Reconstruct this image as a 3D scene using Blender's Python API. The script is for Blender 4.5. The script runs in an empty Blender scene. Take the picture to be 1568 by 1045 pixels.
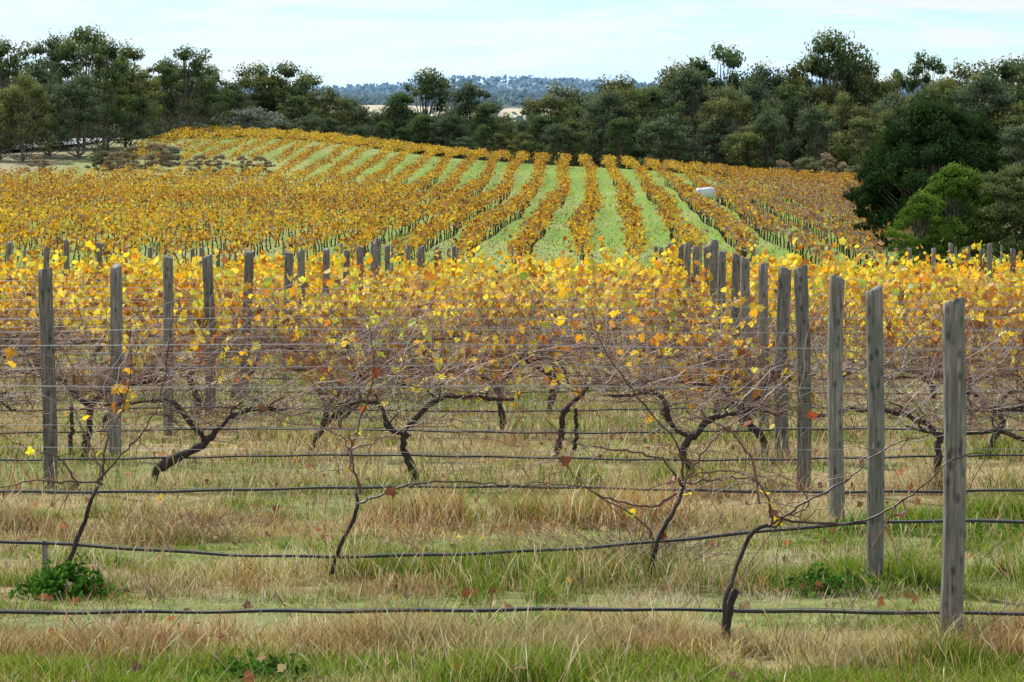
import bpy, math, numpy as np
from mathutils import Vector
rng = np.random.default_rng(7)
F = 4340.0; CZ = 2.22; HY = 336.0; CX = 784.0
scene = bpy.context.scene

# ------------------------------------------------------------------ helpers
def _hash(ix, iy, s):
    h = (ix.astype(np.int64)*374761393 + iy.astype(np.int64)*668265263 + s*1442695041) & 0x7fffffff
    h = (h ^ (h >> 13)) * 1274126177 & 0x7fffffff
    h = h ^ (h >> 16)
    return (h & 0xffff)/65535.0
def vnoise(x, y, s=0):
    x = np.asarray(x, float); y = np.asarray(y, float)
    ix = np.floor(x); iy = np.floor(y); fx = x-ix; fy = y-iy
    fx = fx*fx*(3-2*fx); fy = fy*fy*(3-2*fy)
    a = _hash(ix, iy, s); b = _hash(ix+1, iy, s); c = _hash(ix, iy+1, s); d = _hash(ix+1, iy+1, s)
    return (a*(1-fx)+b*fx)*(1-fy)+(c*(1-fx)+d*fx)*fy
def fbm(x, y, s=0, o=3):
    t = 0; a = 0.5; n = 0
    for i in range(o):
        t = t + a*vnoise(x*2**i, y*2**i, s+i*17); n += a; a *= .5
    return t/n
def sstep(a, b, x):
    t = np.clip((x-a)/(b-a), 0, 1); return t*t*(3-2*t)

PY = [-60, 0, 45, 55, 80, 100, 130, 150, 170, 230, 290, 340, 380, 405, 440, 500, 600, 800, 1100, 1500, 1900, 2600, 3500, 5000, 7000, 9500]
PZ = [0, 0, 0, -.08, -.4, -.9, -.9, -.2, .5, 2.2, 4.3, 6.7, 8.6, 9.2, 9.2, 8.5, 8, 8, 20, 54, 78, 112, 162, 200, 320, 250]
def H(x, y):
    x = np.asarray(x, float); y = np.asarray(y, float)
    z = np.interp(y, PY, PZ)
    sx = np.where(x > -44, 27., 40.)
    b = 5.6*np.exp(-((x+44)/sx)**2/2)*np.exp(-((y-448)/52.)**2/2)
    z = z + b
    z = z - 1.9*sstep(12, 50, x)*sstep(200, 380, y)*(1-sstep(430, 520, y))
    z = z + 9*sstep(50, 130, x)*sstep(460, 600, y)*(1-sstep(900, 1200, y))
    far = sstep(1000, 1800, y)
    z = z + far*(fbm(x/260., y/500., 5)-.5)*(16+.006*y)
    z = z + 62*np.exp(-((x-260)/420.)**2/2)*sstep(4500, 7000, y)
    z = z + sstep(4500, 7000, y)*(fbm(x/260., y/900., 9)-.5)*34
    z = z + (fbm(x/3.1, y/3.1, 3)-.5)*.05*(1-sstep(60, 120, y)) + (fbm(x/40., y/40., 4)-.5)*1.0*sstep(140, 260, y)*(1-far)
    return z
def P(px, py, d): return (d*(px-CX)/F, d, CZ-(py-HY)*d/F)

def mkmesh(name, V, faces, cols=None, mat=None, smooth=False):
    me = bpy.data.meshes.new(name)
    V = np.ascontiguousarray(V, dtype=np.float32)
    me.vertices.add(len(V)); me.vertices.foreach_set('co', V.ravel())
    lv = np.concatenate([f.ravel() for f in faces]).astype(np.int32)
    tot = np.concatenate([np.full(len(f), f.shape[1], np.int32) for f in faces])
    st = np.concatenate([[0], np.cumsum(tot)[:-1]]).astype(np.int32)
    me.loops.add(len(lv)); me.loops.foreach_set('vertex_index', lv)
    me.polygons.add(len(tot)); me.polygons.foreach_set('loop_start', st)
    try: me.polygons.foreach_set('loop_total', tot)
    except Exception: pass
    me.polygons.foreach_set('use_smooth', np.full(len(tot), smooth))
    if cols is not None:
        ca = me.color_attributes.new('Col', 'FLOAT_COLOR', 'POINT')
        c = np.ones((len(V), 4), np.float32); c[:, :3] = cols
        ca.data.foreach_set('color', c.ravel())
    me.update(calc_edges=True)
    if mat: me.materials.append(mat)
    return me
def obj(name, me, parent=None, loc=None):
    o = bpy.data.objects.new(name, me); scene.collection.objects.link(o)
    if parent: o.parent = parent
    if loc is not None: o.location = loc
    return o
def empty(name, loc=(0, 0, 0)):
    o = bpy.data.objects.new(name, None); o.empty_display_size = .2
    o.location = loc; scene.collection.objects.link(o); return o

def tubes(Pts, R, sides=4, cap=True):
    Pts = np.asarray(Pts, float); M, K, _ = Pts.shape; R = np.broadcast_to(R, (M, K))
    T = np.gradient(Pts, axis=1); T /= np.linalg.norm(T, axis=2, keepdims=True)+1e-9
    ref = np.array([.12, .97, .21]); ref /= np.linalg.norm(ref)
    U = np.cross(T, ref); U /= np.linalg.norm(U, axis=2, keepdims=True)+1e-9
    W = np.cross(T, U)
    a = np.arange(sides)*2*np.pi/sides
    V = Pts[:, :, None, :]+R[:, :, None, None]*(np.cos(a)[None, None, :, None]*U[:, :, None, :]+np.sin(a)[None, None, :, None]*W[:, :, None, :])
    idx = np.arange(M*K*sides).reshape(M, K, sides)
    nx = np.roll(idx, -1, axis=2)
    Q = np.stack([idx[:, :-1], nx[:, :-1], nx[:, 1:], idx[:, 1:]], -1).reshape(-1, 4)
    fs = [Q]
    if cap and sides > 3:
        fs.append(idx[:, -1].reshape(-1, sides))
    return V.reshape(-1, 3), fs
def join(parts):
    Vs, Fs, Cs = [], [], []; o = 0
    for V, fs, c in parts:
        Vs.append(V)
        for f in fs: Fs.append(f+o)
        if c is not None: Cs.append(np.broadcast_to(c, (len(V), 3)))
        o += len(V)
    return np.concatenate(Vs), Fs, (np.concatenate(Cs) if Cs else None)
def spline(pts, n):
    pts = np.asarray(pts, float); k = len(pts)
    t = np.linspace(0, k-1, n); out = np.zeros((n, pts.shape[1]))
    for j, tt in enumerate(t):
        i = min(int(tt), k-2); u = tt-i
        p0 = pts[max(i-1, 0)]; p1 = pts[i]; p2 = pts[i+1]; p3 = pts[min(i+2, k-1)]
        out[j] = .5*((2*p1)+(-p0+p2)*u+(2*p0-5*p1+4*p2-p3)*u*u+(-p0+3*p1-3*p2+p3)*u**3)
    return out
def randrot(n, r):
    a = r.normal(size=(n, 3)); a /= np.linalg.norm(a, axis=1, keepdims=True)
    b = r.normal(size=(n, 3)); b -= (a*b).sum(1, keepdims=True)*a; b /= np.linalg.norm(b, axis=1, keepdims=True)
    return a, b, np.cross(a, b)
_ang = np.radians([270, 300, 335, 2, 25, 58, 90, 122, 155, 178, 205, 240])
_rad = np.array([.35, .75, .62, 1.0, .62, .78, 1.15, .78, .62, 1.0, .62, .75])
LEAF_HI = np.concatenate([[[0, 0, 0]], np.stack([np.cos(_ang)*_rad, np.sin(_ang)*_rad, -.22*_rad**2*np.abs(np.cos(_ang))+.05*np.sin(3*_ang)], 1)])
LEAF_HI_F = np.array([[0, i+1, (i+1) % 12+1] for i in range(12)])
LEAF_LO = np.array([[0, -.9, 0], [.85, -.1, -.12], [.5, .8, 0], [-.5, .8, 0], [-.85, -.1, -.12]], float)
LEAF_LO_F = np.array([[0, 1, 2, 3, 4]])
LEAF_Q = np.array([[0, -1, 0], [.6, 0, .12], [0, 1, 0], [-.6, 0, .12]], float)
LEAF_Q_F = np.array([[0, 1, 2, 3]])
def leaves(pos, size, cols, tmpl, tf, r, frame=None):
    n = len(pos); A, B, C = frame if frame is not None else randrot(n, r)
    V = pos[:, None, :]+size[:, None, None]*(tmpl[None, :, 0, None]*A[:, None, :]+tmpl[None, :, 1, None]*B[:, None, :]+tmpl[None, :, 2, None]*C[:, None, :])
    k = len(tmpl)
    Fc = (tf[None]+(np.arange(n)*k)[:, None, None]).reshape(-1, tf.shape[1])
    return V.reshape(-1, 3), [Fc], np.repeat(cols, k, axis=0)
def palette(n, cols, w, r, jit=.18):
    cols = np.array(cols, float); w = np.array(w, float); w /= w.sum()
    c = cols[r.choice(len(cols), n, p=w)]
    return np.clip(c*(1+r.normal(size=(n, 1))*jit)*(1+r.normal(size=(n, 3))*.05), .004, .95)

# ------------------------------------------------------------------ materials
def newmat(name):
    m = bpy.data.materials.new(name); m.use_nodes = True
    nt = m.node_tree; nt.nodes.clear()
    out = nt.nodes.new('ShaderNodeOutputMaterial'); return m, nt, out
def leafmat(name, trans=.45, gloss=.06, rough=.5):
    m, nt, out = newmat(name); N = nt.nodes.new; L = nt.links.new
    at = N('ShaderNodeAttribute'); at.attribute_name = 'Col'
    src = at.outputs['Color']
    d = N('ShaderNodeBsdfDiffuse'); L(src, d.inputs['Color']); m1 = d
    if trans:
        t = N('ShaderNodeBsdfTranslucent'); L(src, t.inputs['Color'])
        m1 = N('ShaderNodeMixShader'); m1.inputs[0].default_value = trans; L(d.outputs[0], m1.inputs[1]); L(t.outputs[0], m1.inputs[2])
    if gloss:
        g = N('ShaderNodeBsdfGlossy'); g.inputs['Roughness'].default_value = rough
        m2 = N('ShaderNodeMixShader'); m2.inputs[0].default_value = gloss; L(m1.outputs[0], m2.inputs[1]); L(g.outputs[0], m2.inputs[2]); m1 = m2
    L(m1.outputs[0], out.inputs[0]); return m
def barkmat(name, c1, c2, scale=20, stretch=.15, bump=.4, rough=.85, spots=None):
    m, nt, out = newmat(name); N = nt.nodes.new; L = nt.links.new
    tc = N('ShaderNodeTexCoord'); mp = N('ShaderNodeMapping'); mp.inputs['Scale'].default_value = (1, 1, stretch)
    L(tc.outputs['Object'], mp.inputs[0])
    nz = N('ShaderNodeTexNoise'); nz.inputs['Scale'].default_value = scale; nz.inputs['Detail'].default_value = 5; nz.inputs['Roughness'].default_value = .65
    L(mp.outputs[0], nz.inputs['Vector'])
    cr = N('ShaderNodeValToRGB'); cr.color_ramp.elements[0].position = .36; cr.color_ramp.elements[1].position = .66
    cr.color_ramp.elements[0].color = (*c1, 1); cr.color_ramp.elements[1].color = (*c2, 1); L(nz.outputs['Fac'], cr.inputs[0])
    src = cr.outputs[0]
    if spots:
        oi = N('ShaderNodeObjectInfo'); ad = N('ShaderNodeVectorMath'); ad.operation = 'ADD'; sc = N('ShaderNodeVectorMath'); sc.operation = 'SCALE'
        cx = N('ShaderNodeCombineXYZ'); L(oi.outputs['Random'], cx.inputs[2]); L(cx.outputs[0], sc.inputs[0]); sc.inputs['Scale'].default_value = 40
        L(tc.outputs['Object'], ad.inputs[0]); L(sc.outputs[0], ad.inputs[1])
        n2 = N('ShaderNodeTexNoise'); n2.inputs['Scale'].default_value = 6; n2.inputs['Detail'].default_value = 6; L(ad.outputs[0], n2.inputs['Vector'])
        r2 = N('ShaderNodeValToRGB'); r2.color_ramp.elements[0].position = .48; r2.color_ramp.elements[1].position = .66; L(n2.outputs['Fac'], r2.inputs[0])
        mx = N('ShaderNodeMixRGB'); L(r2.outputs[0], mx.inputs[0]); L(src, mx.inputs[1]); mx.inputs[2].default_value = (*spots, 1); src = mx.outputs[0]
        n3 = N('ShaderNodeTexVoronoi'); n3.inputs['Scale'].default_value = 17
        mp3 = N('ShaderNodeMapping'); mp3.inputs['Scale'].default_value = (1, 1, .55); L(ad.outputs[0], mp3.inputs[0]); L(mp3.outputs[0], n3.inputs['Vector'])
        r3 = N('ShaderNodeValToRGB'); r3.color_ramp.elements[0].position = .12; r3.color_ramp.elements[1].position = .34
        r3.color_ramp.elements[0].color = (.25, .23, .2, 1); r3.color_ramp.elements[1].color = (1, 1, 1, 1); L(n3.outputs['Distance'], r3.inputs[0])
        mx3 = N('ShaderNodeMixRGB'); mx3.blend_type = 'MULTIPLY'; mx3.inputs[0].default_value = .8; L(src, mx3.inputs[1]); L(r3.outputs[0], mx3.inputs[2]); src = mx3.outputs[0]
        mr = N('ShaderNodeMapRange'); mr.inputs[3].default_value = .75; mr.inputs[4].default_value = 1.2; L(oi.outputs['Random'], mr.inputs[0])
        mm = N('ShaderNodeVectorMath'); mm.operation = 'SCALE'; L(src, mm.inputs[0]); L(mr.outputs[0], mm.inputs['Scale']); src = mm.outputs[0]
    b = N('ShaderNodeBsdfPrincipled'); b.inputs['Roughness'].default_value = rough; L(src, b.inputs['Base Color'])
    bp = N('ShaderNodeBump'); bp.inputs['Strength'].default_value = bump; bp.inputs['Distance'].default_value = .012; L(nz.outputs['Fac'], bp.inputs['Height']); L(bp.outputs[0], b.inputs['Normal'])
    L(b.outputs[0], out.inputs[0]); return m
def colmat(name, rough=.8, nscale=8, amt=.35, bump=0):
    m, nt, out = newmat(name); N = nt.nodes.new; L = nt.links.new
    at = N('ShaderNodeAttribute'); at.attribute_name = 'Col'
    g = N('ShaderNodeNewGeometry'); nz = N('ShaderNodeTexNoise'); nz.inputs['Scale'].default_value = nscale; nz.inputs['Detail'].default_value = 6
    L(g.outputs['Position'], nz.inputs['Vector'])
    mr = N('ShaderNodeMapRange'); mr.inputs[1].default_value = .3; mr.inputs[2].default_value = .7; mr.inputs[3].default_value = 1-amt; mr.inputs[4].default_value = 1+amt
    L(nz.outputs['Fac'], mr.inputs[0]); mm = N('ShaderNodeVectorMath'); mm.operation = 'SCALE'; L(at.outputs['Color'], mm.inputs[0]); L(mr.outputs[0], mm.inputs['Scale'])
    b = N('ShaderNodeBsdfPrincipled'); b.inputs['Roughness'].default_value = rough; b.inputs['Specular IOR Level'].default_value = .15; L(mm.outputs[0], b.inputs['Base Color'])
    if bump:
        bp = N('ShaderNodeBump'); bp.inputs['Strength'].default_value = bump; bp.inputs['Distance'].default_value = .05; L(nz.outputs['Fac'], bp.inputs['Height']); L(bp.outputs[0], b.inputs['Normal'])
    L(b.outputs[0], out.inputs[0]); return m

M_vleaf = leafmat('autumn_vine_leaf', .56, .03, .45)
M_hleaf = leafmat('hillside_vine_leaf', .42, 0)
M_gum = leafmat('eucalyptus_foliage', .30, 0)
M_grass = leafmat('dry_grass', .38, 0)
M_ground = colmat('ground_soil_and_grass', .9, 5, .4, .6)
M_post = barkmat('weathered_post_wood', (.10, .085, .065), (.38, .34, .28), 55, .06, .9, .85, spots=(.19, .19, .15))
M_vine = barkmat('vine_bark', (.014, .010, .008), (.085, .060, .046), 60, .3, .8)
M_cane = leafmat('vine_cane', 0, .06, .4)
M_trunk = barkmat('gum_bark', (.06, .05, .04), (.24, .20, .165), 3, .3, .4)
def plain(name, c, rough=.4, metal=0):
    m, nt, out = newmat(name); N = nt.nodes.new; L = nt.links.new
    b = N('ShaderNodeBsdfPrincipled'); b.inputs['Roughness'].default_value = rough; b.inputs['Metallic'].default_value = metal
    nz = N('ShaderNodeTexNoise'); nz.inputs['Scale'].default_value = 9; cr = N('ShaderNodeValToRGB')
    cr.color_ramp.elements[0].color = (*[v*.75 for v in c], 1); cr.color_ramp.elements[1].color = (*[min(v*1.2, .95) for v in c], 1)
    L(nz.outputs['Fac'], cr.inputs[0]); L(cr.outputs[0], b.inputs['Base Color']); L(b.outputs[0], out.inputs[0]); return m
M_hose = plain('black_poly_hose', (.022, .022, .024), .28)
M_wire = plain('galvanised_wire', (.42, .42, .43), .4, .5)
M_road = plain('pale_asphalt', (.42, .42, .43), .8)
M_wrap = plain('white_bale_wrap', (.75, .77, .8), .35)

# ------------------------------------------------------------------ ground
def sym(near, step, far, n):
    a = np.arange(0, near, step); g = np.geomspace(near, far, n)
    p = np.concatenate([a, g]); return np.concatenate([-p[:0:-1], p])
xs = sym(120, 1.6, 9000, 70)
ys = np.concatenate([np.arange(-60, 8, 6), np.arange(8, 60, .7), np.arange(60, 140, 2.), np.arange(140, 520, 3.), np.geomspace(520, 9500, 120)])
GX, GY = np.meshgrid(xs, ys); GZ = H(GX, GY)
nx_, ny_ = len(xs), len(ys)
idx = np.arange(nx_*ny_).reshape(ny_, nx_)
Fq = np.stack([idx[:-1, :-1], idx[:-1, 1:], idx[1:, 1:], idx[1:, :-1]], -1).reshape(-1, 4)
def woodmask(x, y):
    f = fbm(x/150., y/330., 41)
    f = f-.3*np.exp(-((x-5)/55.)**2)*sstep(1300, 1500, y)*(1-sstep(1950, 2150, y))-.22*np.exp(-((x+95)/40.)**2)*sstep(1300, 1500, y)*(1-sstep(2000, 2200, y))
    return f
def groundcol(x, y):
    n1 = fbm(x/2.2, y/1.6, 21); n2 = fbm(x/30., y/30., 22)
    c = np.array([.32, .25, .12])[None]*(.75+.6*n1[:, None])
    gr = np.array([.11, .17, .03])[None]
    c = c*(1-sstep(.40, .56, n1)[:, None]*.75)+gr*(sstep(.40, .56, n1)[:, None]*.75)
    hill = (sstep(110, 150, y)*(1-sstep(445, 470, y)))[:, None]
    hg = np.array([.19, .29, .045])[None]*(.75+.5*n2[:, None])
    hb = np.array([.34, .33, .13])[None]
    nn = np.clip(sstep(.43, .70, fbm(x/7., y/16., 31))*.55+.25*sstep(10, -40, x), 0, 1)[:, None]
    c = c*(1-hill)+(hg*(1-nn)+hb*nn)*hill
    lf = (sstep(-50, -62, x)*sstep(338, 350, y)*(1-sstep(500, 520, y)))[:, None]; c = c*(1-lf)+np.array([.34, .30, .18])[None]*lf
    w = sstep(445, 470, y)[:, None]*(1-lf); c = c*(1-w)+np.array([.14, .13, .06])[None]*w
    f = sstep(1000, 1300, y)[:, None]; fn = sstep(.36, .46, woodmask(x, y))[:, None]
    field = np.array([.52, .46, .33])[None]; wood = np.array([.13, .19, .19])[None]
    c = c*(1-f)+(field*(1-fn)+wood*fn)*f
    ff = sstep(2400, 3400, y)[:, None]; c = c*(1-ff)+np.array([.26, .38, .48])[None]*ff  # aerial haze painted into the ground colour, bluer with distance
    ff = sstep(4500, 6500, y)[:, None]; c = c*(1-ff)+np.array([.48, .64, .80])[None]*ff  # paler haze blue painted onto the farthest ridges
    return c
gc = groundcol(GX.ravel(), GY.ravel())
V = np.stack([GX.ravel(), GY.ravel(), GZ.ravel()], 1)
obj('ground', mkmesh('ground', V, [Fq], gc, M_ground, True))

# ------------------------------------------------------------------ road on the left flank
rp = spline([(-125, 352), (-88, 372), (-70, 395), (-63.5, 420), (-61.5, 450), (-64, 485), (-80, 530)], 60)
d = np.gradient(rp, axis=0); nrm = np.stack([-d[:, 1], d[:, 0]], 1); nrm /= np.linalg.norm(nrm, axis=1, keepdims=True)
rows_ = []
for o_ in np.linspace(-4.2, 4.2, 7):
    q = rp+nrm*o_; rows_.append(np.stack([q[:, 0], q[:, 1], H(rp[:, 0], rp[:, 1])+.5-.02*abs(o_)], 1))
V = np.stack(rows_, 1).reshape(-1, 3); idx = np.arange(60*7).reshape(60, 7)
obj('country_road', mkmesh('country_road', V, [np.stack([idx[:-1, :-1], idx[:-1, 1:], idx[1:, 1:], idx[1:, :-1]], -1).reshape(-1, 4)], None, M_road, True))

# ------------------------------------------------------------------ posts
post_meshes = []
for s in range(6):
    r = np.random.default_rng(100+s); K = 26; S = 28
    zz = np.linspace(-.2, 1.8, K); a = np.arange(S)*2*np.pi/S
    prof = 1+.05*np.sin(a*2+s)+.035*np.sin(a*5+2*s)
    for q in range(3):
        a0 = r.uniform(0, 6.28); prof = prof-.16*np.exp(-((np.angle(np.exp(1j*(a-a0))))/.13)**2)
    V = []
    for k, z in enumerate(zz):
        rad = .056*(1.04-.05*k/K)*(prof+r.normal(size=S)*.02)
        cx = .014*math.sin(z*2.1+s); cy = .01*math.cos(z*1.7+s)
        top = (.02*np.cos(a+s)+r.normal(size=S)*.007) if k == K-1 else 0
        V.append(np.stack([cx+rad*np.cos(a), cy+rad*np.sin(a), np.full(S, z)+top], 1))
    V.append(np.stack([cx+.78*rad*np.cos(a), cy+.78*rad*np.sin(a), np.full(S, 1.808)+.018*np.cos(a+s)+r.normal(size=S)*.004], 1))
    V = np.concatenate(V); idx = np.arange(len(V)).reshape(-1, S); nx = np.roll(idx, -1, 1)
    Q = np.stack([idx[:-1], nx[:-1], nx[1:], idx[1:]], -1).reshape(-1, 4)
    post_meshes.append(mkmesh('vineyard_post_mesh', V, [Q, idx[-1:]], None, M_post, True))
NR = 23
rowy = [14.5+2.95*k for k in range(NR)]; rowy[1] = 17.25; rowy[2] = 20.6
R_px = {0: 1453, 1: 1340, 2: 1280, 3: 1230, 4: 1197, 5: 1168, 6: 1145, 7: 1128, 8: 1106}
L_px = {3: 75, 4: 178, 5: 260, 6: 322, 7: 375, 8: 440, 9: 458, 10: 497, 11: 530, 12: 553}
posts = []
for k, y in enumerate(rowy):
    xr = (R_px[k]-CX)*y/F if k in R_px else 2.15+.03*(y-14.5)+rng.normal()*.08
    xl = (L_px[k]-CX)*y/F if k in L_px else -3.81+.038*(y-23.35)+rng.normal()*.1
    xs_ = [xr, xl, xr+6.1+.02*(y-20)+rng.normal()*.1, xl-6.1+rng.normal()*.1, xl-12.4, xr+12.4+.02*(y-20)]
    for j, x in enumerate(xs_):
        if abs(x) > .26*y+3: continue
        if k < 3 and j == 1: continue
        posts.append((x, y, k))
for i, (x, y, k) in enumerate(posts):
    o = obj('vineyard_post', post_meshes[i % 6], None, (x, y, float(H(x, y))))
    o.rotation_euler = (rng.normal()*.012, rng.normal()*.014, rng.uniform(0, 6.28))
    s = 1+rng.normal()*.05; o.scale = (s, s, (1+rng.normal()*.025) if k > 2 else 1.0)
V, fs = tubes([[(0, 0, -.05), (.005, 0, .12), (0, .004, .26)]], .018, 7)
obj('short_wooden_stake', mkmesh('short_stake', V, fs, None, M_post), None, (-(784-68)*17.3/F, 17.3, 0))

# ------------------------------------------------------------------ rows of vines near
CANE_COLS = [(.28, .17, .13), (.40, .30, .26), (.14, .07, .05), (.52, .43, .38), (.30, .13, .08)]
YEL = [(.93, .61, .03), (.93, .73, .07), (.88, .43, .015), (.66, .62, .07), (.64, .22, .02), (.28, .10, .03), (.38, .48, .05)]
DENS = {0: 0, 1: 0, 2: 1, 3: 12, 4: 26, 5: 56, 6: 98, 7: 140, 8: 185, 9: 210}
for k, y0 in enumerate(rowy):
    r = np.random.default_rng(500+k)
    hw = .19*y0+2.2
    row = empty('grapevine_row' if k > 1 else 'trellis_wires', (0, y0, 0))
    X = np.linspace(-hw, hw, 60)
    wires = []
    hts = [.7, 1.0, 1.3] if k > 1 else ([.82] if k == 1 else [])
    for h in hts:
        for dy in ((-.05, .05) if h > .9 else (0,)):
            wires.append(np.stack([X, np.full(60, dy)+.02*np.sin(X*1.3+h*9), H(X, y0+X*0)+h+.012*np.sin(X*1.03+h*5+k)], 1))
    if wires and k < 12:
        V, fs = tubes(np.array(wires), .0016 if k < 6 else .002, 4)
        obj('wires', mkmesh('wires', V, fs, None, M_wire, True), row)
    if k < 9:
        Xh = np.linspace(-hw, hw, 220)
        if k == 0: zh = .205-.008*Xh*.3+.010*np.sin(Xh*1.1+1)
        elif k == 1: zh = np.interp(Xh, [-4, -2.9, -1.6, -.8, .4, 1.1, 2.2, 3, 5], [.27, .25, .155, .16, .20, .27, .38, .37, .36])
        else: zh = .25+.02*np.sin(Xh*1.1+k)
        if k == 1: zh = np.convolve(np.pad(zh, 10, mode='edge'), np.ones(21)/21, 'valid')
        zh = zh+.003*np.sin(Xh*9+k)
        pts = np.stack([Xh, .05+.015*np.sin(Xh*3), zh], 1)[None]
        V, fs = tubes(pts, .0082 if k < 3 else .0068, 8); obj('drip_hose', mkmesh('drip_hose', V, fs, None, M_hose, True), row)
        tie = []
        for xt in np.arange(-hw, hw, .62):
            xx = xt+r.normal()*.05; zt = float(np.interp(xx, Xh, zh))
            tie.append([(xx, .05, zt-.014), (xx+.004, .036, zt), (xx+.002, .05, zt+.014)])
        w2 = np.stack([Xh, .04+0*Xh, zh+.012+.003*np.sin(Xh*5)], 1)[None]
        V, fs = join([(*tubes(tie, .0028, 4), None), (*tubes(w2, .0028, 4), None)])[:2]
        obj('hose_wire_and_ties', mkmesh('hose_ties', V, fs, None, M_wire), row)
    if k < 2: continue
    sp = 2.17
    vx = np.arange(-math.floor(hw/sp)*sp, hw, sp)+(-.75 if k == 3 else r.uniform(-1, 1)*sp*.5)
    vx = vx+r.normal(size=len(vx))*(.0 if k == 3 else .22)
    if k == 2: vx = np.array([-5.3, 3.95, 6.1])
    T = []; TR = []; canS = []
    for x0 in vx:
        lean = r.normal()*.15+.06; zt = r.uniform(.40, .60); xf = x0+lean
        g0 = float(H(x0, y0)); th = r.uniform(.85, 1.35)
        n = 16
        tr = spline([(x0-.02, r.normal()*.03, g0-.08), (x0+lean*.2+r.normal()*.04, r.normal()*.03, g0+.14), (x0+lean*.75+r.normal()*.04, r.normal()*.03, g0+.32), (xf, 0, g0+zt)], n)
        tr += r.normal(size=tr.shape)*.007
        T.append(tr); TR.append(np.linspace(.038, .028, n)*(1+r.normal(size=n)*.16)*th)
        if r.random() < .35:
            t2 = tr+np.array([.12*r.choice([-1, 1]), .05, 0])+r.normal(size=3)*.03*np.array([1, 1, 0]); t2[:, 0] += np.linspace(0, -.05, n); T.append(t2); TR.append(np.linspace(.024, .017, n))
        for sgn in (-1, 1):
            if r.random() < .1 and k != 3: continue
            L_ = r.uniform(.6, 1.15); zc = .71+r.normal()*.04
            ar = spline([(xf, 0, g0+zt-.02), (xf+sgn*r.uniform(.06, .16), 0, g0+zt+r.uniform(.06, .14)), (xf+sgn*L_*.35, r.normal()*.04, g0+zc+r.normal()*.03), (xf+sgn*L_*.7, r.normal()*.04, g0+zc+r.normal()*.03), (xf+sgn*L_, r.normal()*.03, g0+zc+r.normal()*.03)], n)
            ar += r.normal(size=ar.shape)*.008
            T.append(ar); TR.append(np.linspace(.026, .009, n)*(1+r.normal(size=n)*.2)*th)
            canS.append(ar[3:])
        for q in range(5):
            if not canS: break
            a0 = canS[-1-(q % 2 if len(canS) > 1 else 0)][r.integers(0, 11)]; sp2 = spline([a0, a0+np.array([r.normal()*.05, r.normal()*.03, .05]), a0+np.array([r.normal()*.08, r.normal()*.05, .12])], n); T.append(sp2); TR.append(np.linspace(.012, .004, n))
    V, fs = tubes(np.array(T), np.array(TR), 7 if k < 8 else 4)
    obj('vine_trunks', mkmesh('vine_trunks', V, fs, None, M_vine, True), row)
    S = np.concatenate(canS)
    per_m = 96 if k < 8 else (46 if k < 12 else 20)
    M = int(per_m*2*hw); K = 10
    st = S[r.integers(0, len(S), M)]+r.normal(size=(M, 3))*np.array([.10, .03, .01])
    if k == 2: M = M//6; st = st[:M]
    ln = r.uniform(.4, 1.25, M)
    horiz = r.random(M) < .5
    vel = np.stack([r.normal(size=M)*.4, r.normal(size=M)*.16, r.uniform(.5, 1.05, M)], 1)
    vel[horiz] = np.stack([r.choice([-1, 1], horiz.sum())*r.uniform(.5, 1.2, horiz.sum()), r.normal(size=horiz.sum())*.2, r.uniform(.1, .75, horiz.sum())], 1)
    vel *= ln[:, None]
    t = np.linspace(0, 1, K)[None, :, None]
    C = st[:, None]+vel[:, None]*t
    sag = np.where(horiz, r.uniform(.1, .75, M), r.uniform(0, .3, M)); C[:, :, 2] -= sag[:, None]*t[:, :, 0]**2*ln[:, None]
    C += np.cumsum(r.normal(size=(M, K, 3))*.020, axis=1)*np.array([1, .7, 1])
    C += (np.sin(t*r.uniform(2, 7, (M, 1, 1))+r.uniform(0, 6, (M, 1, 1)))*r.normal(size=(M, 1, 3))*.05*t)
    if k < 12:
        cr = r.uniform(.0020, .0046, M)[:, None]*np.linspace(1.1, .5, K)[None]
        if k > 6: cr = cr*1.25
        V, fs = tubes(C, cr, 3)
        cc = np.repeat(palette(M, CANE_COLS, [3, 3, 2.6, 2.2, 2.6], r), K*3, axis=0)
        obj('canes', mkmesh('canes', V, fs, cc, M_cane, True), row)
    dens = DENS.get(k, 220 if k < 16 else 180)
    nL = int(dens*2*hw)
    if nL:
        ci = r.integers(0, M, nL*3); ti = r.uniform(.1, 1, nL*3)*(K-1); i0 = np.minimum(ti.astype(int), K-2); fr = (ti-i0)[:, None]
        pos = C[ci, i0]*(1-fr)+C[ci, i0+1]*fr
        cl = fbm(pos[:, 0]/.45, pos[:, 2]/.3+k*7, 60, 2); big = fbm(pos[:, 0]/2.2, pos[:, 2]*0+k*.31, 61, 2)
        gate = .36 if k > 7 else .50
        keep = (cl+.6*(big-.5)+.22*(pos[:, 2]-1.05)*(1 if k > 4 else .3) > gate)
        if k > 6: keep |= (pos[:, 2] > 1.15) & (r.random(len(pos)) < .45)
        if k <= 4: keep &= (fbm(pos[:, 0]/.9, pos[:, 2]*0+k*3.3, 71, 1) > .45)
        pos = pos[keep][:nL]; n = len(pos)
        pos = pos+r.normal(size=(n, 3))*np.array([.05, .08, .045]); pos[:, 2] -= .03
        col = palette(n, YEL, [36, 24, 14, 8, 7, 5, 4], r, .14)
        if k <= 6:
            m2 = r.random(n) < .18; col[m2] = palette(m2.sum(), [(.36, .12, .03), (.2, .08, .03)], [1, 1], r)
        edge = fbm(pos[:, 0]/1.5, k*.7+pos[:, 2]*0, 91, 2)[:, None]
        ww = .5*sstep(.5, .76, edge); col = col*(1-ww)+np.array([.74, .30, .015])*ww
        A, B, Cc = randrot(n, r)
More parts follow.
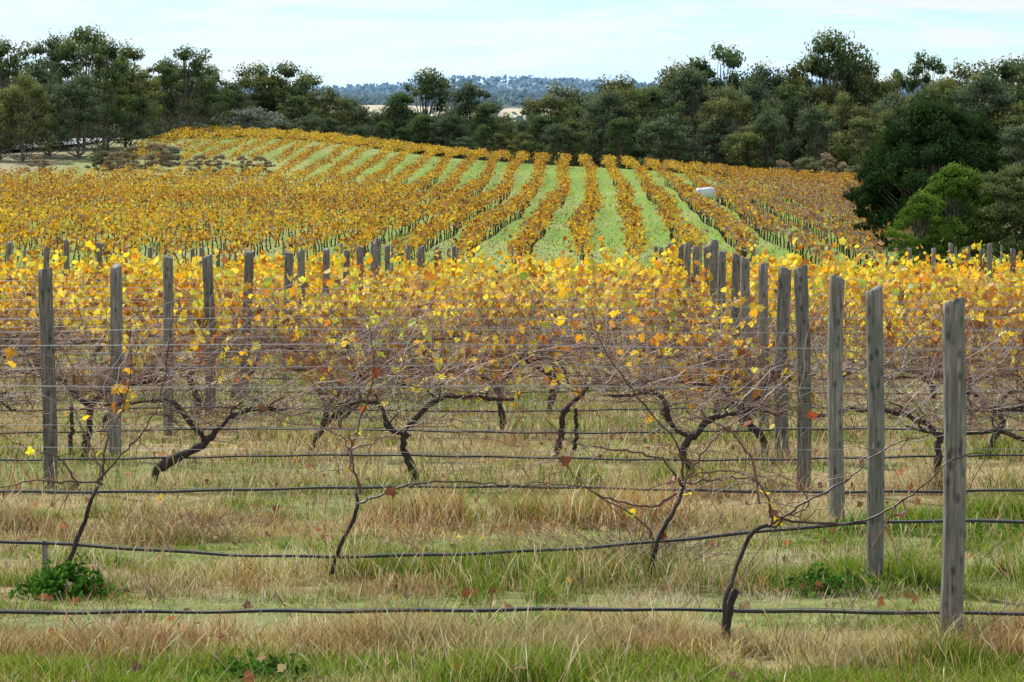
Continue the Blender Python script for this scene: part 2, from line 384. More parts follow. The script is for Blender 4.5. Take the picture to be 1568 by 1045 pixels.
        B = B*.8+np.array([0, 0, -1]); B /= np.linalg.norm(B, axis=1, keepdims=True); A = A-(A*B).sum(1, keepdims=True)*B; A /= np.linalg.norm(A, axis=1, keepdims=True); Cc = np.cross(A, B)
        sz = r.uniform(.036, .068, n)*(1 if k < 9 else 1.2)
        tm, tf = (LEAF_HI, LEAF_HI_F) if k < 8 else (LEAF_LO, LEAF_LO_F)
        V, fs, cc = leaves(pos, sz, col, tm, tf, r, (A, B, Cc))
        obj('leaves', mkmesh('leaves', V, fs, cc, M_vleaf), row)

# ------------------------------------------------------------------ young vines placed at their surveyed spots
def young(name, d, trunk, canes, base_r=.013, leafn=0, seed=0):
    r = np.random.default_rng(900+seed); e = empty(name, P(trunk[0][0], trunk[0][1], d))
    off = np.array(e.location)
    parts = []
    def mk(pts, r0, r1, n=16, j=.003):
        q = []
        for (px, py) in pts:
            w = np.array(P(px, py, d)); w[1] += r.normal()*.05; w += r.normal(size=3)*.012; q.append(w-off)
        s = spline(q, n)+r.normal(size=(n, 3))*j
        return s[None], np.linspace(r0, r1, n)[None]*(1+r.normal(size=(1, n))*.08)
    a, b = mk(trunk, base_r*1.25, base_r*.8); V, fs = tubes(a, b, 7)
    obj('trunk', mkmesh('trunk', V, fs, None, M_vine, True), e)
    tips = []
    for c in canes:
        a, b = mk(c, base_r*.6, .0022, 26, .006); V, fs = tubes(a, b, 5)
        parts.append((V, fs, palette(1, CANE_COLS, [3, 0, 4, 0, 2], r)[0]*.7)); tips.append(a[0])
        for q in range(9):
            i = r.integers(3, 25); s0 = a[0][i]; dv = r.normal(size=3)*np.array([.18, .1, .14])+np.array([0, 0, -.02])
            tt = np.linspace(0, 1, 7)[:, None]; sh = s0+dv*tt+np.array([0, 0, -.06])*tt**2+r.normal(size=(7, 3))*.006
            V, fs = tubes(sh[None], np.linspace(.0026, .0015, 7)[None], 4); parts.append((V, fs, palette(1, CANE_COLS, [3, 2, 3, 1, 2], r)[0]*.85))
    V, fs, cc = join(parts); obj('canes', mkmesh('canes', V, fs, cc, M_cane, True), e)
    if leafn:
        q = np.concatenate(tips); pos = q[r.integers(0, len(q), leafn)]+r.normal(size=(leafn, 3))*.03
        V, fs, cc = leaves(pos, r.uniform(.028, .05, leafn), palette(leafn, YEL[:2]+[(.3, .07, .02), (.18, .07, .03)], [2, 1, 2, 2], r), LEAF_HI, LEAF_HI_F, r)
        obj('leaves', mkmesh('leaves', V, fs, cc, M_vleaf), e)
young('young_grapevine', 17.25, [(104, 880), (118, 820), (140, 770), (153, 742)], [
    [(153, 745), (148, 705), (128, 660), (112, 612), (90, 560)], [(153, 742), (190, 690), (228, 645), (250, 560), (262, 480)],
    [(153, 742), (110, 745), (60, 738), (0, 746), (-60, 740)], [(150, 740), (170, 665), (190, 620), (205, 540)], [(120, 745), (90, 700), (40, 690), (-20, 650)]], leafn=5, seed=1)
young('young_grapevine', 17.25, [(508, 882), (522, 830), (548, 785), (546, 755)], [
    [(546, 755), (540, 715), (533, 688), (500, 655), (430, 640), (380, 610)], [(546, 755), (538, 700), (580, 670), (660, 645), (740, 650)],
    [(536, 700), (545, 640), (575, 560), (560, 480)], [(546, 770), (660, 738), (780, 742), (850, 745)]], leafn=7, seed=2)
young('young_grapevine', 17.25, [(992, 885), (1008, 830), (1030, 775), (1045, 745)], [
    [(1045, 745), (1070, 700), (1110, 655), (1180, 620), (1260, 640)], [(1040, 760), (990, 770), (930, 765), (880, 745), (800, 742)],
    [(1045, 745), (1010, 705), (940, 690), (870, 675), (835, 640)], [(1045, 745), (1040, 680), (985, 610), (930, 540), (900, 480)],
    [(1000, 850), (985, 800), (900, 740), (850, 700)], [(1045, 745), (1130, 735), (1170, 745)]], leafn=9, seed=3)
young('young_grapevine', 14.5, [(1116, 985), (1110, 925), (1128, 875), (1160, 825), (1184, 803)], [
    [(1184, 803), (1172, 770), (1160, 732), (1110, 724), (1050, 735), (990, 760)], [(1184, 803), (1200, 790), (1240, 765), (1215, 738)],
    [(1184, 803), (1230, 780), (1290, 735), (1350, 690), (1420, 660)], [(1172, 770), (1150, 700), (1105, 650), (1060, 640), (1000, 660)],
    [(1184, 803), (1300, 800), (1390, 765), (1460, 700), (1530, 690)]], base_r=.012, leafn=8, seed=4)
e = P(1113, 985, 14.5)
V, fs = tubes([spline([(0, 0, -.03), (.0, .01, .1), (.01, 0, .17), (.045, 0, .27)], 9)+np.random.default_rng(4).normal(size=(9, 3))*.004], np.array([[.026, .024, .022, .026, .024, .021, .02, .021, .018]]), 9)
obj('vine_stump', mkmesh('vine_stump', V, fs, None, M_vine, True), None, e)

# ------------------------------------------------------------------ grass
def rowdist(y):
    return np.min(np.abs(y[:, None]-np.array(rowy)[None]), axis=1)
def greenness(x, y):
    g = sstep(.42, .62, fbm(x/1.5+3, y/.8, 201))*.85
    def sp(px, py, wx, wy, a=1.0):
        d0 = CZ*F/(py-HY); x0 = (px-CX)*d0/F
        return a*np.exp(-((x-x0)/wx)**2-((y-d0)/wy)**2)
    g = g+sp(140, 932, 1.3, .4)+sp(1500, 822, 1.2, .9)+sp(1290, 895, .6, .5)+sp(400, 1035, 1.6, .3, 1.2)+sp(620, 935, .6, .4)+sp(1300, 830, .7, .6, .8)+sp(60, 1040, 1.2, .3, 1.2)+sp(640, 880, .7, .5, .6)+sp(120, 765, 1.0, .6, .6)+sp(1540, 1040, .5, .3)+sp(800, 850, 1.5, .5, .4)+sp(200, 850, 1.2, .5, .4)
    g = g+.7*(1-sstep(13.6, 14.0, y))*fbm(x/.6, y/.5, 210)
    return np.clip(g*(1-sstep(45, 90, y)*.4), 0, 1)
def grass(n, ya, yb, r, wscale=1., power=1.3, glo=.26):
    u = r.random(n*3); y = ya+(yb-ya)*u**power
    hw = .20*y+1.0; x = r.uniform(-1, 1, n*3)*hw
    cl = fbm(x/.25, y/.25, 301, 2); keep = r.random(n*3) < sstep(glo, .72, cl)
    x = x[keep][:n]; y = y[keep][:n]; n = len(x)
    g = greenness(x, y); isg = r.random(n) < g*.9+.05
    rd = rowdist(y); tall = np.exp(-(rd/.55)**2)
    patch = fbm(x/.7, y/.5, 305, 2)
    h = (.035+.10*tall*(.3+1.2*patch)+.13*sstep(.5, .8, patch))*r.uniform(.5, 1.4, n)
    low = np.exp(-((y-15.9)/.75)**2)+.8*np.exp(-((y-18.4)/.5)**2); h = h*(1-.5*np.clip(low, 0, 1))
    near = 1-sstep(14.0, 14.9, y); h = h+near*.07*r.uniform(.3, 1.2, n)*(.5+patch)
    h = np.where(isg, h*.8, h)
    flat = (r.random(n) < .38*(1-tall)*(1-.6*near)+.12) & ~isg
    tilt = np.where(flat, r.uniform(1.5, 3.8, n), r.uniform(.15, 1.2, n))
    c = palette(n, [(.70, .56, .29), (.84, .73, .45), (.50, .37, .18), (.36, .21, .11), (.52, .48, .14)], [5, 5, 2.8, 1.6, 2.6], r, .18)
    bl = fbm(x/.9, y/.6, 309, 2)[:, None]; c = c*(.66+.66*bl)
    nn = near[:, None]*.4; c = c*(1-nn)+c*np.array([.80, .84, .55])*nn
    red = (fbm(x/.8, y/.6, 333, 2) > .62)&(r.random(n) < .5); c[red] = c[red]*np.array([.8, .52, .42])
    hay = (fbm(x/.8, y/.35, 337, 2) > .5)&(low > .3)&~isg; c[hay] = c[hay]*.4+np.array([.82, .74, .60])*.6
    gcol = palette(n, [(.15, .27, .02), (.26, .38, .04), (.08, .16, .015), (.40, .42, .07)], [3, 3, 1.8, 2.5], r, .15)
    c = np.where(isg[:, None], gcol, c)
    w = r.uniform(.0013, .0030, n)*np.maximum(y/15., 1)**.75*wscale
    a = r.uniform(0, 2*np.pi, n); b = r.uniform(0, 2*np.pi, n)
    W = np.stack([np.cos(a)*w, np.sin(a)*w, 0*w], 1); Bd = np.stack([np.cos(b), np.sin(b), 0*b], 1)
    base = np.stack([x, y, H(x, y)-.005], 1); Z = np.array([0, 0, 1.])
    hm = h[:, None]; tl = tilt[:, None]; zf = np.where(flat, .35, 1.)[:, None]
    mid = base+Bd*hm*tl*.35+Z*hm*.6*zf; tip = base+Bd*hm*tl*.95+Z*hm*zf*np.where(flat, .5, 1.)[:, None]
    V = np.stack([base-W, base+W, mid+W*.8, mid-W*.8, tip], 1).reshape(-1, 3)
    i = np.arange(n)*5
    q = np.stack([i, i+1, i+2, i+3], 1); t = np.stack([i+3, i+2, i+4], 1)
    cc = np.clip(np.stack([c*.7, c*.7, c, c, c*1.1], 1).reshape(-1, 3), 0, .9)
    return V, [q, t], cc
r = np.random.default_rng(33)
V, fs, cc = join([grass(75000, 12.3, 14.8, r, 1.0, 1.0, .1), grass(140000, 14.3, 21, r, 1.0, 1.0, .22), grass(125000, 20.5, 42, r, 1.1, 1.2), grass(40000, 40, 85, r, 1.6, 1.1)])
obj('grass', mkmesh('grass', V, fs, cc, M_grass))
def stalks(n, r):
    y = r.uniform(12.8, 30, n); x = r.uniform(-1, 1, n)*(.2*y+1)
    k = (fbm(x/.5, y/.4, 401, 2) > .55)&((np.abs(y-15.9) > .6)|(r.random(n) < .2)); x, y = x[k], y[k]; n = len(x)
    h = r.uniform(.15, .36, n); t = np.linspace(0, 1, 5)[None, :, None]
    base = np.stack([x, y, H(x, y)], 1)[:, None]
    dv = np.stack([r.normal(size=n)*.3, r.normal(size=n)*.3, np.ones(n)], 1)[:, None]*h[:, None, None]
    C = base+dv*t; C[:, :, 2] -= .05*(t[:, :, 0]**3)
    V, f1 = tubes(C, np.array([.0012, .0011, .001, .0032, .0008])[None]*np.maximum(y/16, 1)[:, None], 3)
    return V, f1, np.repeat(palette(n, [(.84, .71, .46), (.68, .54, .30), (.45, .25, .15)], [4, 3, 1], r), 15, axis=0)
V, fs, cc = stalks(20000, r)
obj('dry_grass_stalks', mkmesh('dry_grass_stalks', V, fs, cc, M_grass))
def weed(px, py, rad, hgt, n, seed, col=(.07, .17, .02)):
    r = np.random.default_rng(seed); d0 = CZ*F/(py-HY); x0 = (px-CX)*d0/F
    pos = r.normal(size=(n, 3))*np.array([rad*.5, rad*.4, 0]); rr = np.linalg.norm(pos[:, :2]/rad, axis=1)
    lump = .4+1.1*vnoise(pos[:, 0]*13, pos[:, 1]*13, seed)
    pos[:, 2] = np.clip(hgt*(1-rr*rr*.6)*lump, .01, None)*r.uniform(.15, 1, n)
    c = palette(n, [col, tuple(v*1.7 for v in col), tuple(v*.55 for v in col)], [3, 2.0, 1.4], r)
    A, B, C = randrot(n, r); V, f, cc = leaves(pos, r.uniform(.008, .026, n), c, LEAF_LO*np.array([.6, 1.4, 1]), LEAF_LO_F, r)
    obj('broadleaf_weed', mkmesh('broadleaf_weed', V, f, cc, M_gum), None, (x0, d0, float(H(x0, d0))))
weed(100, 912, .25, .19, 1300, 1); weed(1275, 905, .32, .14, 1000, 2, (.09, .19, .03)); weed(1400, 900, .16, .1, 350, 3, (.09, .19, .03))
weed(1160, 890, .14, .06, 180, 6, (.12, .22, .03)); weed(1320, 815, .3, .11, 400, 8, (.12, .24, .04)); weed(1520, 815, .5, .08, 500, 13, (.14, .27, .04)); weed(400, 1050, .3, .12, 500, 4, (.06, .14, .02))
def tangle(px, py, n, seed, R=.3):
    r = np.random.default_rng(seed); d0 = CZ*F/(py-HY); x0 = (px-CX)*d0/F; K = 9; t = np.linspace(0, 1, K)[None, :, None]
    st = r.normal(size=(n, 3))*np.array([R*.5, R*.3, 0]); v = np.stack([r.normal(size=n)*R, r.normal(size=n)*R*.6, r.uniform(.1, .42, n)], 1)
    C = st[:, None]+v[:, None]*t; C[:, :, 2] -= (.22*t**2)[:, :, 0]*r.uniform(0, 1, n)[:, None]; C += np.cumsum(r.normal(size=(n, K, 3))*.01, 1)
    V, f = tubes(C, .0018, 3); cc = np.repeat(palette(n, [(.3, .16, .09), (.2, .1, .07), (.42, .3, .2)], [2, 2, 2], r), K*3, axis=0)
    obj('dead_bramble', mkmesh('dead_bramble', V, f, cc, M_cane), None, (x0, d0, 0))
tangle(960, 882, 320, 1, .32); tangle(290, 830, 120, 2, .25); tangle(1010, 880, 160, 5, .2)
tangle(640, 860, 60, 3, .3); tangle(1290, 985, 40, 4, .12); tangle(1500, 1000, 60, 6, .2); tangle(1460, 1010, 60, 7, .12); tangle(860, 860, 80, 8, .3)
n = 900; y = r.uniform(13, 32, n); x = r.uniform(-1, 1, n)*(.2*y+.5)
pos = np.stack([x, y, H(x, y)+r.uniform(.02, .10, n)], 1)
V, fs, cc = leaves(pos, r.uniform(.02, .042, n), palette(n, [(.22, .09, .04), (.35, .12, .05), (.6, .4, .05), (.4, .3, .16)], [4, 2, .7, 3], r), LEAF_HI, LEAF_HI_F, r)
obj('fallen_leaves', mkmesh('fallen_leaves', V, fs, cc, M_vleaf))

# ------------------------------------------------------------------ vineyard on the hill
r = np.random.default_rng(77)
m = .027; parts = []; tps = []; tr = []
CS = np.arange(-78, 46, 3.0)
def ystart(c): return 141+3*np.sin(c*.3)
def rowx(c, y): return c+m*y+.45*np.sin(y*.026+.6)+.22*np.sin(y*.06+c)+.13*np.sin(y*.17+c*2)
for c in CS:
    ln = 330; n = int(ln*18)
    y = r.uniform(138, 452, n)
    x = rowx(c, y)
    ok = (x < .135*y+1.5) & (y < np.where(x < -50, 336, np.where(x < -28, 452, 452-(x+28)*.75).clip(402, 452))) & ~((x < -27) & (y > 334+.25*(x+50)) & (y < 354))
    ok &= y > ystart(c)
    ok &= np.abs(x) < .24*y+8
    gap = vnoise(y/1.3, y*0+c, 801); ok &= (gap > .17)
    y = y[ok]; x = x[ok]; n = len(y)
    if n == 0: continue
    vig = .7+.6*fbm(x/3., y/3., 810, 2)
    z = .48+(.25+.85*r.random(n)**.85)*1.12*vig
    lat = r.normal(size=n)*(.20+.24*vnoise(y/2.5, y*0+c, 803))
    pos = np.stack([x+lat, y, H(x, y)+z], 1)
    t1 = fbm(x/16., y/24., 820, 3)
    A_ = palette(n, [(.55, .25, .03), (.68, .38, .04), (.38, .16, .03), (.22, .09, .03), (.44, .37, .06)], [5, 4, 3, 2.6, 1.7], r, .24)
    yl = palette(n, [(.76, .50, .05), (.54, .46, .07), (.66, .36, .03)], [3, 1.8, 2.6], r, .2)
    wy = np.clip(.1+sstep(.42, .64, t1)*.6+sstep(330, 430, y)*sstep(10, -30, x)*.4, 0, 1)
    usey = (r.random(n) < wy)[:, None]; col = np.where(usey, yl, A_)
    gr = (r.random(n) < .15+.6*sstep(.04, .11, x/y)*(1-sstep(300, 400, y)))[:, None]
    col = np.where(gr, palette(n, [(.28, .18, .13), (.38, .27, .20), (.46, .20, .05)], [3, 2, 2], r, .2), col)
    parts.append(leaves(pos, r.uniform(.09, .18, n), col, LEAF_Q, LEAF_Q_F, r))
    yt = np.arange(142, 330, 1.9)+r.uniform(0, 1); xt = rowx(c, yt); ok = (xt < .135*yt+1.5) & (yt > ystart(c)) & (np.abs(xt) < .24*yt+8)
    yt = yt[ok]; xt = xt[ok]; g = H(xt, yt)
    for q in range(len(yt)): tps.append([(xt[q], yt[q], g[q]-.1), (xt[q]+r.normal()*.06, yt[q], g[q]+.45), (xt[q]+r.normal()*.1, yt[q], g[q]+1.0)]); tr.append([.045, .04, .03])
hv = empty('hillside_vineyard')
V, fs, cc = join(parts); obj('vine_leaves', mkmesh('vine_leaves', V, fs, cc, M_hleaf), hv)
V, fs = tubes(np.array(tps), np.array(tr), 4); obj('vine_trunks', mkmesh('hill_trunks', V, fs, None, M_vine), hv)
ep = []
for c in CS:
    y = ystart(c)-1; x = rowx(c, y); g = float(H(x, y)); ep.append([(x, y, g-.1), (x, y+.05, g+.8), (x, y+.1, g+1.5)])
    for y in (230, 300):
        x = rowx(c, y); g = float(H(x, y)); ep.append([(x, y, g-.1), (x, y, g+1), (x, y, g+1.8)])
V, fs = tubes(np.array(ep), .06, 8); obj('end_posts', mkmesh('end_posts', V, fs, None, M_post), hv)
n = 45000; y = 140+310*r.random(n)**1.2; x = r.uniform(-1, 1, n)*(.2*y+3)
pos = np.stack([x, y, H(x, y)+.04], 1)
colg = palette(n, [(.19, .29, .045), (.28, .37, .065), (.44, .43, .16)], [4, 3, 1.8], r, .15)
A = r.normal(size=(n, 3))*np.array([1, 1, .15]); A /= np.linalg.norm(A, axis=1, keepdims=True)
B = r.normal(size=(n, 3))*.35+np.array([0, 0, 1.]); B -= (A*B).sum(1, keepdims=True)*A; B /= np.linalg.norm(B, axis=1, keepdims=True)
V, fs, cc = leaves(pos, r.uniform(.04, .10, n), colg, LEAF_Q, LEAF_Q_F, r, (A, B, np.cross(A, B)))
obj('hill_grass', mkmesh('hill_grass', V, fs, cc, M_grass))
# one white wrapped bale: a slumped drum with folded wrap, lying between two rows
import bmesh
by = 268; bx = (1080-CX)*by/F
bm = bmesh.new(); bmesh.ops.create_cube(bm, size=1); bmesh.ops.subdivide_edges(bm, edges=bm.edges[:], cuts=9, use_grid_fill=True)
rr = np.random.default_rng(3)
for v in bm.verts:
    p = v.co.copy(); rad = (abs(p.y*2)**2.6+abs(p.z*2)**2.6)**(1/2.6); mx_ = max(abs(p.x*2), rad, 1e-6)
    l = (abs(p.x*2)**5+rad**5)**.2
    q = p/l; f = 1+.03*math.sin(q.x*22+q.z*9)+rr.normal()*.012
    v.co = Vector((q.x*1.95*f, q.y*1.15*f, (q.z*1.1-.10*abs(q.x)+.10*math.sin(q.x*5))*f))
me = bpy.data.meshes.new('wrapped_hay_bale'); bm.to_mesh(me); bm.free(); me.materials.append(M_wrap)
for p in me.polygons: p.use_smooth = True
o = obj('wrapped_hay_bale', me, None, (bx, by, float(H(bx, by))+1.15)); o.rotation_euler = (0, .12, .15)

# ------------------------------------------------------------------ trees
def tree_mesh(seed, Ht=15., spread=.36, crown0=.28, ncl=30, per=260, leaf=.30, dark=(.045, .065, .022), lite=(.10, .12, .035), conic=0., csize=.13, flat=.72):
    r = np.random.default_rng(seed); parts = []
    cent = []
    for i in range(ncl):
        f = r.random()**.8; h = Ht*(crown0+(1-crown0-.08)*f)
        env = math.sqrt(max(0., 1-(2*(f-.38)/1.27)**2))*(1-conic)+(1-f*.92)*conic
        a = r.uniform(0, 2*np.pi); rad = Ht*spread*env*r.uniform(.12, 1)**.6
        rad *= .7+.6*vnoise(np.array([a*1.1]), np.array([f*2.]), seed)[0]
        cent.append((rad*math.cos(a), rad*math.sin(a), h))
    cent.append((0, 0, Ht*.92))
    cent = np.array(cent)
    lean = r.normal(size=2)*.05*Ht; K = 9
    top = np.array([lean[0], lean[1], Ht*.85])
    trunk = spline([(0, 0, -.5), (lean[0]*.1, lean[1]*.2, Ht*.2), (lean[0]*.6, lean[1]*.4, Ht*.5), top], K)
    V1, f1 = tubes(trunk[None], np.linspace(.024, .005, K)[None]*Ht*.75, 7)
    wood = [(V1, f1, None)]
    L_ = []; LR = []
    for c in cent:
        s = trunk[min(K-1, max(1, int((c[2]/Ht*.62)*K)))]
        mid = (s+c)/2+np.array([0, 0, -.03*Ht])+r.normal(size=3)*.02*Ht
        L_.append(spline([s, mid, c], 6)); LR.append(np.linspace(.007, .002, 6)*Ht)
    V2, f2 = tubes(np.array(L_), np.array(LR), 4); wood.append((V2, f2, None))
    for c in cent:
        n = int(per*r.uniform(.5, 1.4)); cr = Ht*csize*r.uniform(.6, 1.35)
        v = r.normal(size=(n, 3)); v /= np.linalg.norm(v, axis=1, keepdims=True); v[:, 2] = np.where(v[:, 2] < 0, v[:, 2]*.5, v[:, 2])
        sub = .5+1.0*vnoise(v[:, 0]*2.6+c[0], v[:, 1]*2.6+v[:, 2]*2.4+c[1], seed)
        ax = r.uniform(.8, 1.2, 2)
        pos = c+v*cr*np.array([ax[0], ax[1], flat])*(sub*r.uniform(.3, 1.12, n)**.6)[:, None]
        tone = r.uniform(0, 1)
        mix = np.clip(.1+.35*tone+.6*v[:, 2]+r.normal(size=n)*.15, 0, 1)[:, None]  # lit clump tops and shaded undersides are painted into the leaf colour
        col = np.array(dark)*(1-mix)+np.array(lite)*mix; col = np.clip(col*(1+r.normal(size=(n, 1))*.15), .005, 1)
        nrm = v+r.normal(size=(n, 3))*.5; nrm /= np.linalg.norm(nrm, axis=1, keepdims=True)
        B = np.array([0, 0, -1.])+r.normal(size=(n, 3))*.6; B -= (B*nrm).sum(1, keepdims=True)*nrm; B /= np.linalg.norm(B, axis=1, keepdims=True)
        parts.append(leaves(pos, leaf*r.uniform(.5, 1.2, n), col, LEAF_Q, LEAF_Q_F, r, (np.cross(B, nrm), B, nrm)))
    Vw, fw, _ = join(wood); Vl, fl, cl = join(parts)
    return mkmesh('tree_trunk', Vw, fw, None, M_trunk, True), mkmesh('tree_foliage', Vl, fl, cl, M_gum)
GUM = []
specs = [(.36, .22, 50, 0), (.28, .24, 42, 0), (.38, .16, 56, 0), (.24, .12, 46, .2), (.32, .32, 38, 0), (.36, .10, 58, 0), (.30, .20, 44, 0), (.34, .50, 24, 0)]
DK = [(.052, .086, .042), (.060, .090, .054), (.066, .094, .040), (.046, .080, .042)]; LT = [(.23, .29, .10), (.22, .28, .14), (.31, .32, .11), (.19, .27, .09)]  # shaded and sunlit foliage tones, painted into the leaf colours
for i, (sp_, c0, nc, co) in enumerate(specs):
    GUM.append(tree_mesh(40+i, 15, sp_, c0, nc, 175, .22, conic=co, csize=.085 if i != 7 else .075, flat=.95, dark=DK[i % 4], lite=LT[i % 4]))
def tree(name, px, d, top, var, parent=None, sw=1., meshes=None, base=15.):
    x = (px-CX)*d/F; g = float(H(x, d)); ztop = CZ-(top-HY)*d/F; h = max(ztop-g, 2.5)
    e = empty(name, (x, d, g-.15)) if parent is None else None
    s = h/base*1.0
    tm, fm = (meshes or GUM)[var]
    rz = rng.uniform(0, 6.28)
    if e is not None:
        obj('trunk', tm, e); obj('foliage', fm, e); e.scale = (s*sw, s*sw, s); e.rotation_euler = (0, 0, rz); return e
    for me, nm in ((tm, 'trunk'), (fm, 'foliage')):
        o = obj(nm, me, parent, (x, d, g-.15)); o.scale = (s*sw, s*sw, s); o.rotation_euler = (0, 0, rz)
ME = [
 (-40, 400, 60, 2, 1.), (8, 385, 56, 0, .9), (62, 400, 92, 5, 1.), (78, 405, 52, 1, .9), (128, 400, 40, 4, .95), (158, 385, 56, 0, .85), (192, 400, 66, 6, .95), (218, 425, 105, 2, .9),
 (120, 372, 112, 5, 1.), (35, 368, 112, 2, 1.), (75, 378, 125, 5, 1.), (0, 372, 135, 5, 1.), (165, 392, 128, 2, 1.), (200, 400, 135, 5, 1.), (252, 440, 88, 1, 1.1), (287, 435, 68, 0, 1.), (318, 450, 98, 4, 1.), (262, 450, 125, 2, 1.), (350, 470, 123, 5, 1.),
 (392, 480, 96, 2, 1.1), (432, 480, 92, 0, 1.1), (468, 490, 109, 6, 1.), (500, 495, 130, 2, .9), (540, 505, 148, 5, .9), (575, 520, 168, 1, .9),
 (615, 480, 138, 3, 1.2), (655, 500, 105, 4, .9), (690, 470, 165, 5, .9), (722, 490, 124, 1, 1.), (745, 480, 155, 3, 1.), (775, 520, 172, 2, .9), (815, 500, 172, 5, .9), (850, 520, 126, 2, .9), (885, 480, 160, 0, .9),
 (930, 470, 138, 5, 1.), (955, 500, 114, 2, 1.1), (1000, 470, 130, 0, 1.), (1035, 500, 96, 6, 1.1), (1062, 480, 100, 1, 1.), (1100, 510, 64, 7, .85), (1115, 470, 130, 2, .9), (1150, 490, 125, 5, .9),
 (1170, 520, 97, 1, .9), (1205, 470, 125, 0, .8), (1235, 520, 84, 6, .9), (1272, 520, 48, 4, .85), (1300, 540, 80, 1, .9), (1335, 520, 94, 2, .8), (1365, 470, 140, 5, .9), (1408, 540, 76, 7, .7), (1425, 470, 130, 0, .9),
 (1470, 500, 94, 2, 1.), (1505, 470, 112, 5, 1.), (1540, 500, 86, 0, 1.), (1580, 520, 80, 2, 1.), (1290, 465, 140, 2, .9), (1250, 455, 160, 1, .9), (1180, 455, 165, 5, .8), (1620, 480, 90, 0, 1), (-80, 400, 60, 0, 1)]
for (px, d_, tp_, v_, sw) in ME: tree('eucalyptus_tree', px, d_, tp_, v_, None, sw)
belt = empty('tree_belt')
for px in np.arange(480, 1620, 22):
    d_ = 455+rng.uniform(-8, 35); tree('t', px+rng.normal()*6, d_, rng.uniform(165, 215)-(10 if px > 900 else 0), int(rng.choice([1, 2, 3, 5, 6])), belt, rng.uniform(1., 1.6))
for px in np.arange(-100, 480, 30):
    tree('t', px+rng.normal()*8, 470+rng.uniform(0, 40), rng.uniform(135, 165), int(rng.choice([0, 2, 5])), belt, 1.3)
for px in np.arange(430, 1640, 22):
    d_ = rng.uniform(540, 760); top_ = rng.uniform(172, 195) if px < 880 else rng.uniform(122, 148)
    tree('t', px+rng.normal()*6, d_, top_, int(rng.choice([0, 2, 5, 6])), belt, rng.uniform(1., 1.4))
SH = [tree_mesh(80, 15, .75, .05, 40, 130, .6, dark=(.11, .13, .06), lite=(.28, .29, .16), csize=.16), tree_mesh(81, 15, .75, .05, 36, 130, .6, dark=(.15, .17, .13), lite=(.31, .34, .27), csize=.16), tree_mesh(82, 15, .75, .05, 30, 110, .5, dark=(.20, .14, .09), lite=(.46, .37, .24), csize=.14)]
for (px, d_, tp_, v_) in [(205, 355, 222, 2), (232, 352, 218, 2), (180, 350, 236, 2), (250, 365, 222, 2), (262, 360, 232, 1), (158, 352, 240, 0), (300, 440, 190, 1), (325, 446, 182, 0), (360, 455, 168, 1), (395, 458, 165, 1), (420, 462, 178, 0), (285, 432, 205, 2),
   (340, 346, 254, 2), (370, 345, 255, 2), (395, 344, 257, 2), (310, 346, 255, 2), (60, 345, 253, 2), (455, 468, 180, 0), (1195, 430, 245, 2), (1235, 425, 240, 0), (1290, 410, 248, 2), (1265, 425, 235, 2), (1320, 405, 250, 0)]:
    tree('shrub', px, d_, tp_, v_, None, 1.1, SH)
PINE = [tree_mesh(60, 9, .46, .02, 130, 330, .12, dark=(.018, .042, .015), lite=(.055, .10, .03), conic=.2, csize=.08, flat=1.0)]
tree('pine_tree', 1432, 166, 152, 0, None, 1.0, PINE, 9.)
tree('pine_tree', 1372, 170, 195, 0, None, .78, PINE, 9.)
tree('pine_tree', 1492, 172, 172, 0, None, .78, PINE, 9.)
GR = [tree_mesh(61, 6, .46, .02, 80, 260, .09, dark=(.06, .13, .02), lite=(.22, .33, .05), csize=.10), tree_mesh(62, 6, .46, .02, 80, 260, .09, dark=(.07, .10, .04), lite=(.24, .27, .10), csize=.10)]
tree('green_broadleaf_tree', 1458, 152, 245, 0, None, 1.0, GR, 6.)
tree('green_broadleaf_tree', 1412, 150, 290, 0, None, 1.0, GR, 6.)
tree('olive_tree', 1552, 150, 248, 1, None, 1.0, GR, 6.)
tree('olive_tree', 1610, 150, 240, 1, None, 1.0, GR, 6.)

# ------------------------------------------------------------------ distant woodland on the far hills (single mesh)
r = np.random.default_rng(5)
n = 15000; y = np.exp(r.uniform(np.log(1000), np.log(3600), n)); x = r.uniform(-.24, .24, n)*y
f = woodmask(x, y); k = (f > .43) | (r.random(n) < .03); x, y = x[k], y[k]; n = len(x)
q = 9; hh = r.uniform(5, 10, n)
cx = np.repeat(x, q)+r.normal(size=n*q)*3.2; cy = np.repeat(y, q)+r.normal(size=n*q)*3; g = np.repeat(H(x, y), q)
cz = g+np.repeat(hh, q)*r.uniform(.2, 1, n*q)
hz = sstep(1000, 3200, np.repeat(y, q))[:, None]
col = palette(n*q, [(.11, .16, .14), (.13, .18, .145)], [1, 1], r)*(1-hz)+np.array([.28, .41, .51])*hz  # distance haze is blended into the tree colour
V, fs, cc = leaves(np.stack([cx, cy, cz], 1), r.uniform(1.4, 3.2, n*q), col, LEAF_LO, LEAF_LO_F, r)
obj('distant_woodland', mkmesh('distant_woodland', V, fs, cc, M_gum))

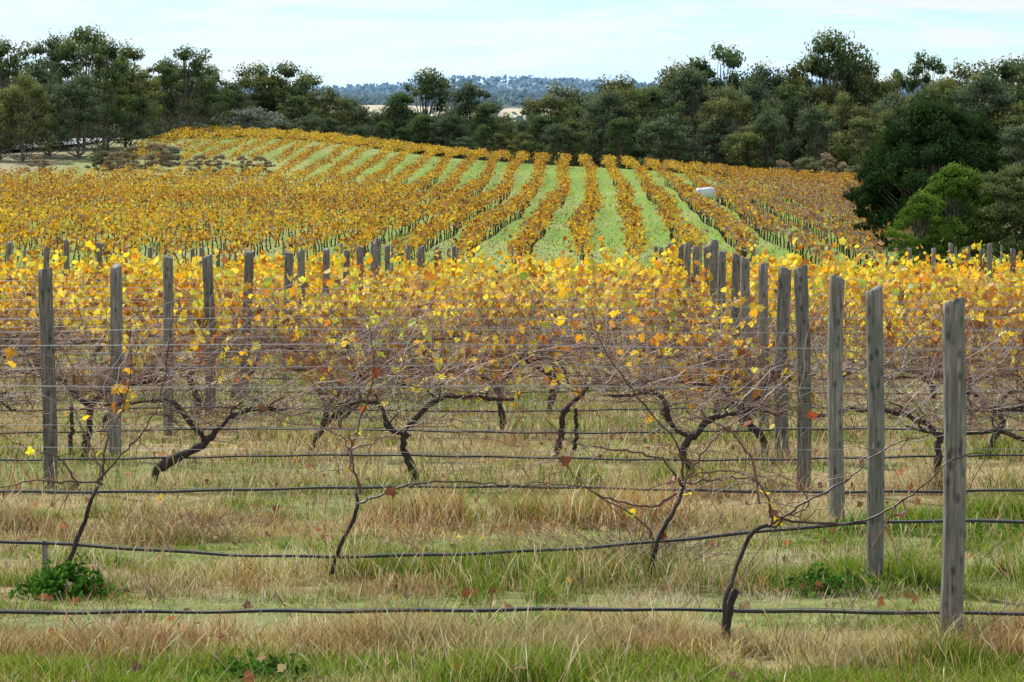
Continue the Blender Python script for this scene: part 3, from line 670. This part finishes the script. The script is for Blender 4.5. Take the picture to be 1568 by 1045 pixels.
# ------------------------------------------------------------------ light
el, az = math.radians(50), math.radians(-38)
S = Vector((math.sin(az)*math.cos(el), math.cos(az)*math.cos(el), math.sin(el)))
sl = bpy.data.lights.new('sun', 'SUN'); sl.energy = 4.9; sl.angle = math.radians(.6); sl.color = (1, .95, .86)
so = bpy.data.objects.new('sun', sl); scene.collection.objects.link(so); so.rotation_euler = S.to_track_quat('Z', 'Y').to_euler()
w = bpy.data.worlds.new('World'); scene.world = w; w.use_nodes = True; nt = w.node_tree; N = nt.nodes.new; L = nt.links.new
bg = nt.nodes['Background']; bg.inputs['Strength'].default_value = .14
sky = N('ShaderNodeTexSky'); sky.sky_type = 'NISHITA'; sky.sun_disc = False; sky.sun_elevation = el; sky.sun_rotation = az; sky.altitude = 200; sky.dust_density = .4; sky.air_density = 1.
tint = N('ShaderNodeMixRGB'); tint.blend_type = 'MULTIPLY'; tint.inputs[0].default_value = 1; tint.inputs[2].default_value = (.80, .94, 1.14, 1); L(sky.outputs[0], tint.inputs[1])
tc = N('ShaderNodeTexCoord'); mp = N('ShaderNodeMapping'); mp.inputs['Scale'].default_value = (9, 9, 95); mp.inputs['Rotation'].default_value = (0, .06, 0); L(tc.outputs['Generated'], mp.inputs[0])
nz = N('ShaderNodeTexNoise'); nz.inputs['Scale'].default_value = 1.5; nz.inputs['Detail'].default_value = 8; nz.inputs['Roughness'].default_value = .6; nz.inputs['Distortion'].default_value = .6; L(mp.outputs[0], nz.inputs['Vector'])
cr = N('ShaderNodeValToRGB'); cr.color_ramp.elements[0].position = .40; cr.color_ramp.elements[1].position = .60; L(nz.outputs['Fac'], cr.inputs[0])
cr.color_ramp.elements[0].color = (.06, .06, .06, 1); cr.color_ramp.elements[1].color = (.85, .85, .85, 1)
mx = N('ShaderNodeMixRGB'); L(cr.outputs[0], mx.inputs[0]); L(tint.outputs[0], mx.inputs[1]); mx.inputs[2].default_value = (6.75, 6.95, 7.1, 1)
L(mx.outputs[0], bg.inputs['Color'])

# ------------------------------------------------------------------ camera
cam = bpy.data.cameras.new('camera'); co = bpy.data.objects.new('camera', cam); scene.collection.objects.link(co)
co.location = (0, 0, CZ); co.rotation_euler = (math.radians(90), 0, 0)
cam.sensor_width = 36; cam.lens = F/1568*36; cam.shift_y = -(522.5-HY)/1568; cam.clip_start = .3; cam.clip_end = 20000
scene.camera = co
scene.view_settings.view_transform = 'Standard'; scene.view_settings.look = 'None'; scene.view_settings.exposure = 0
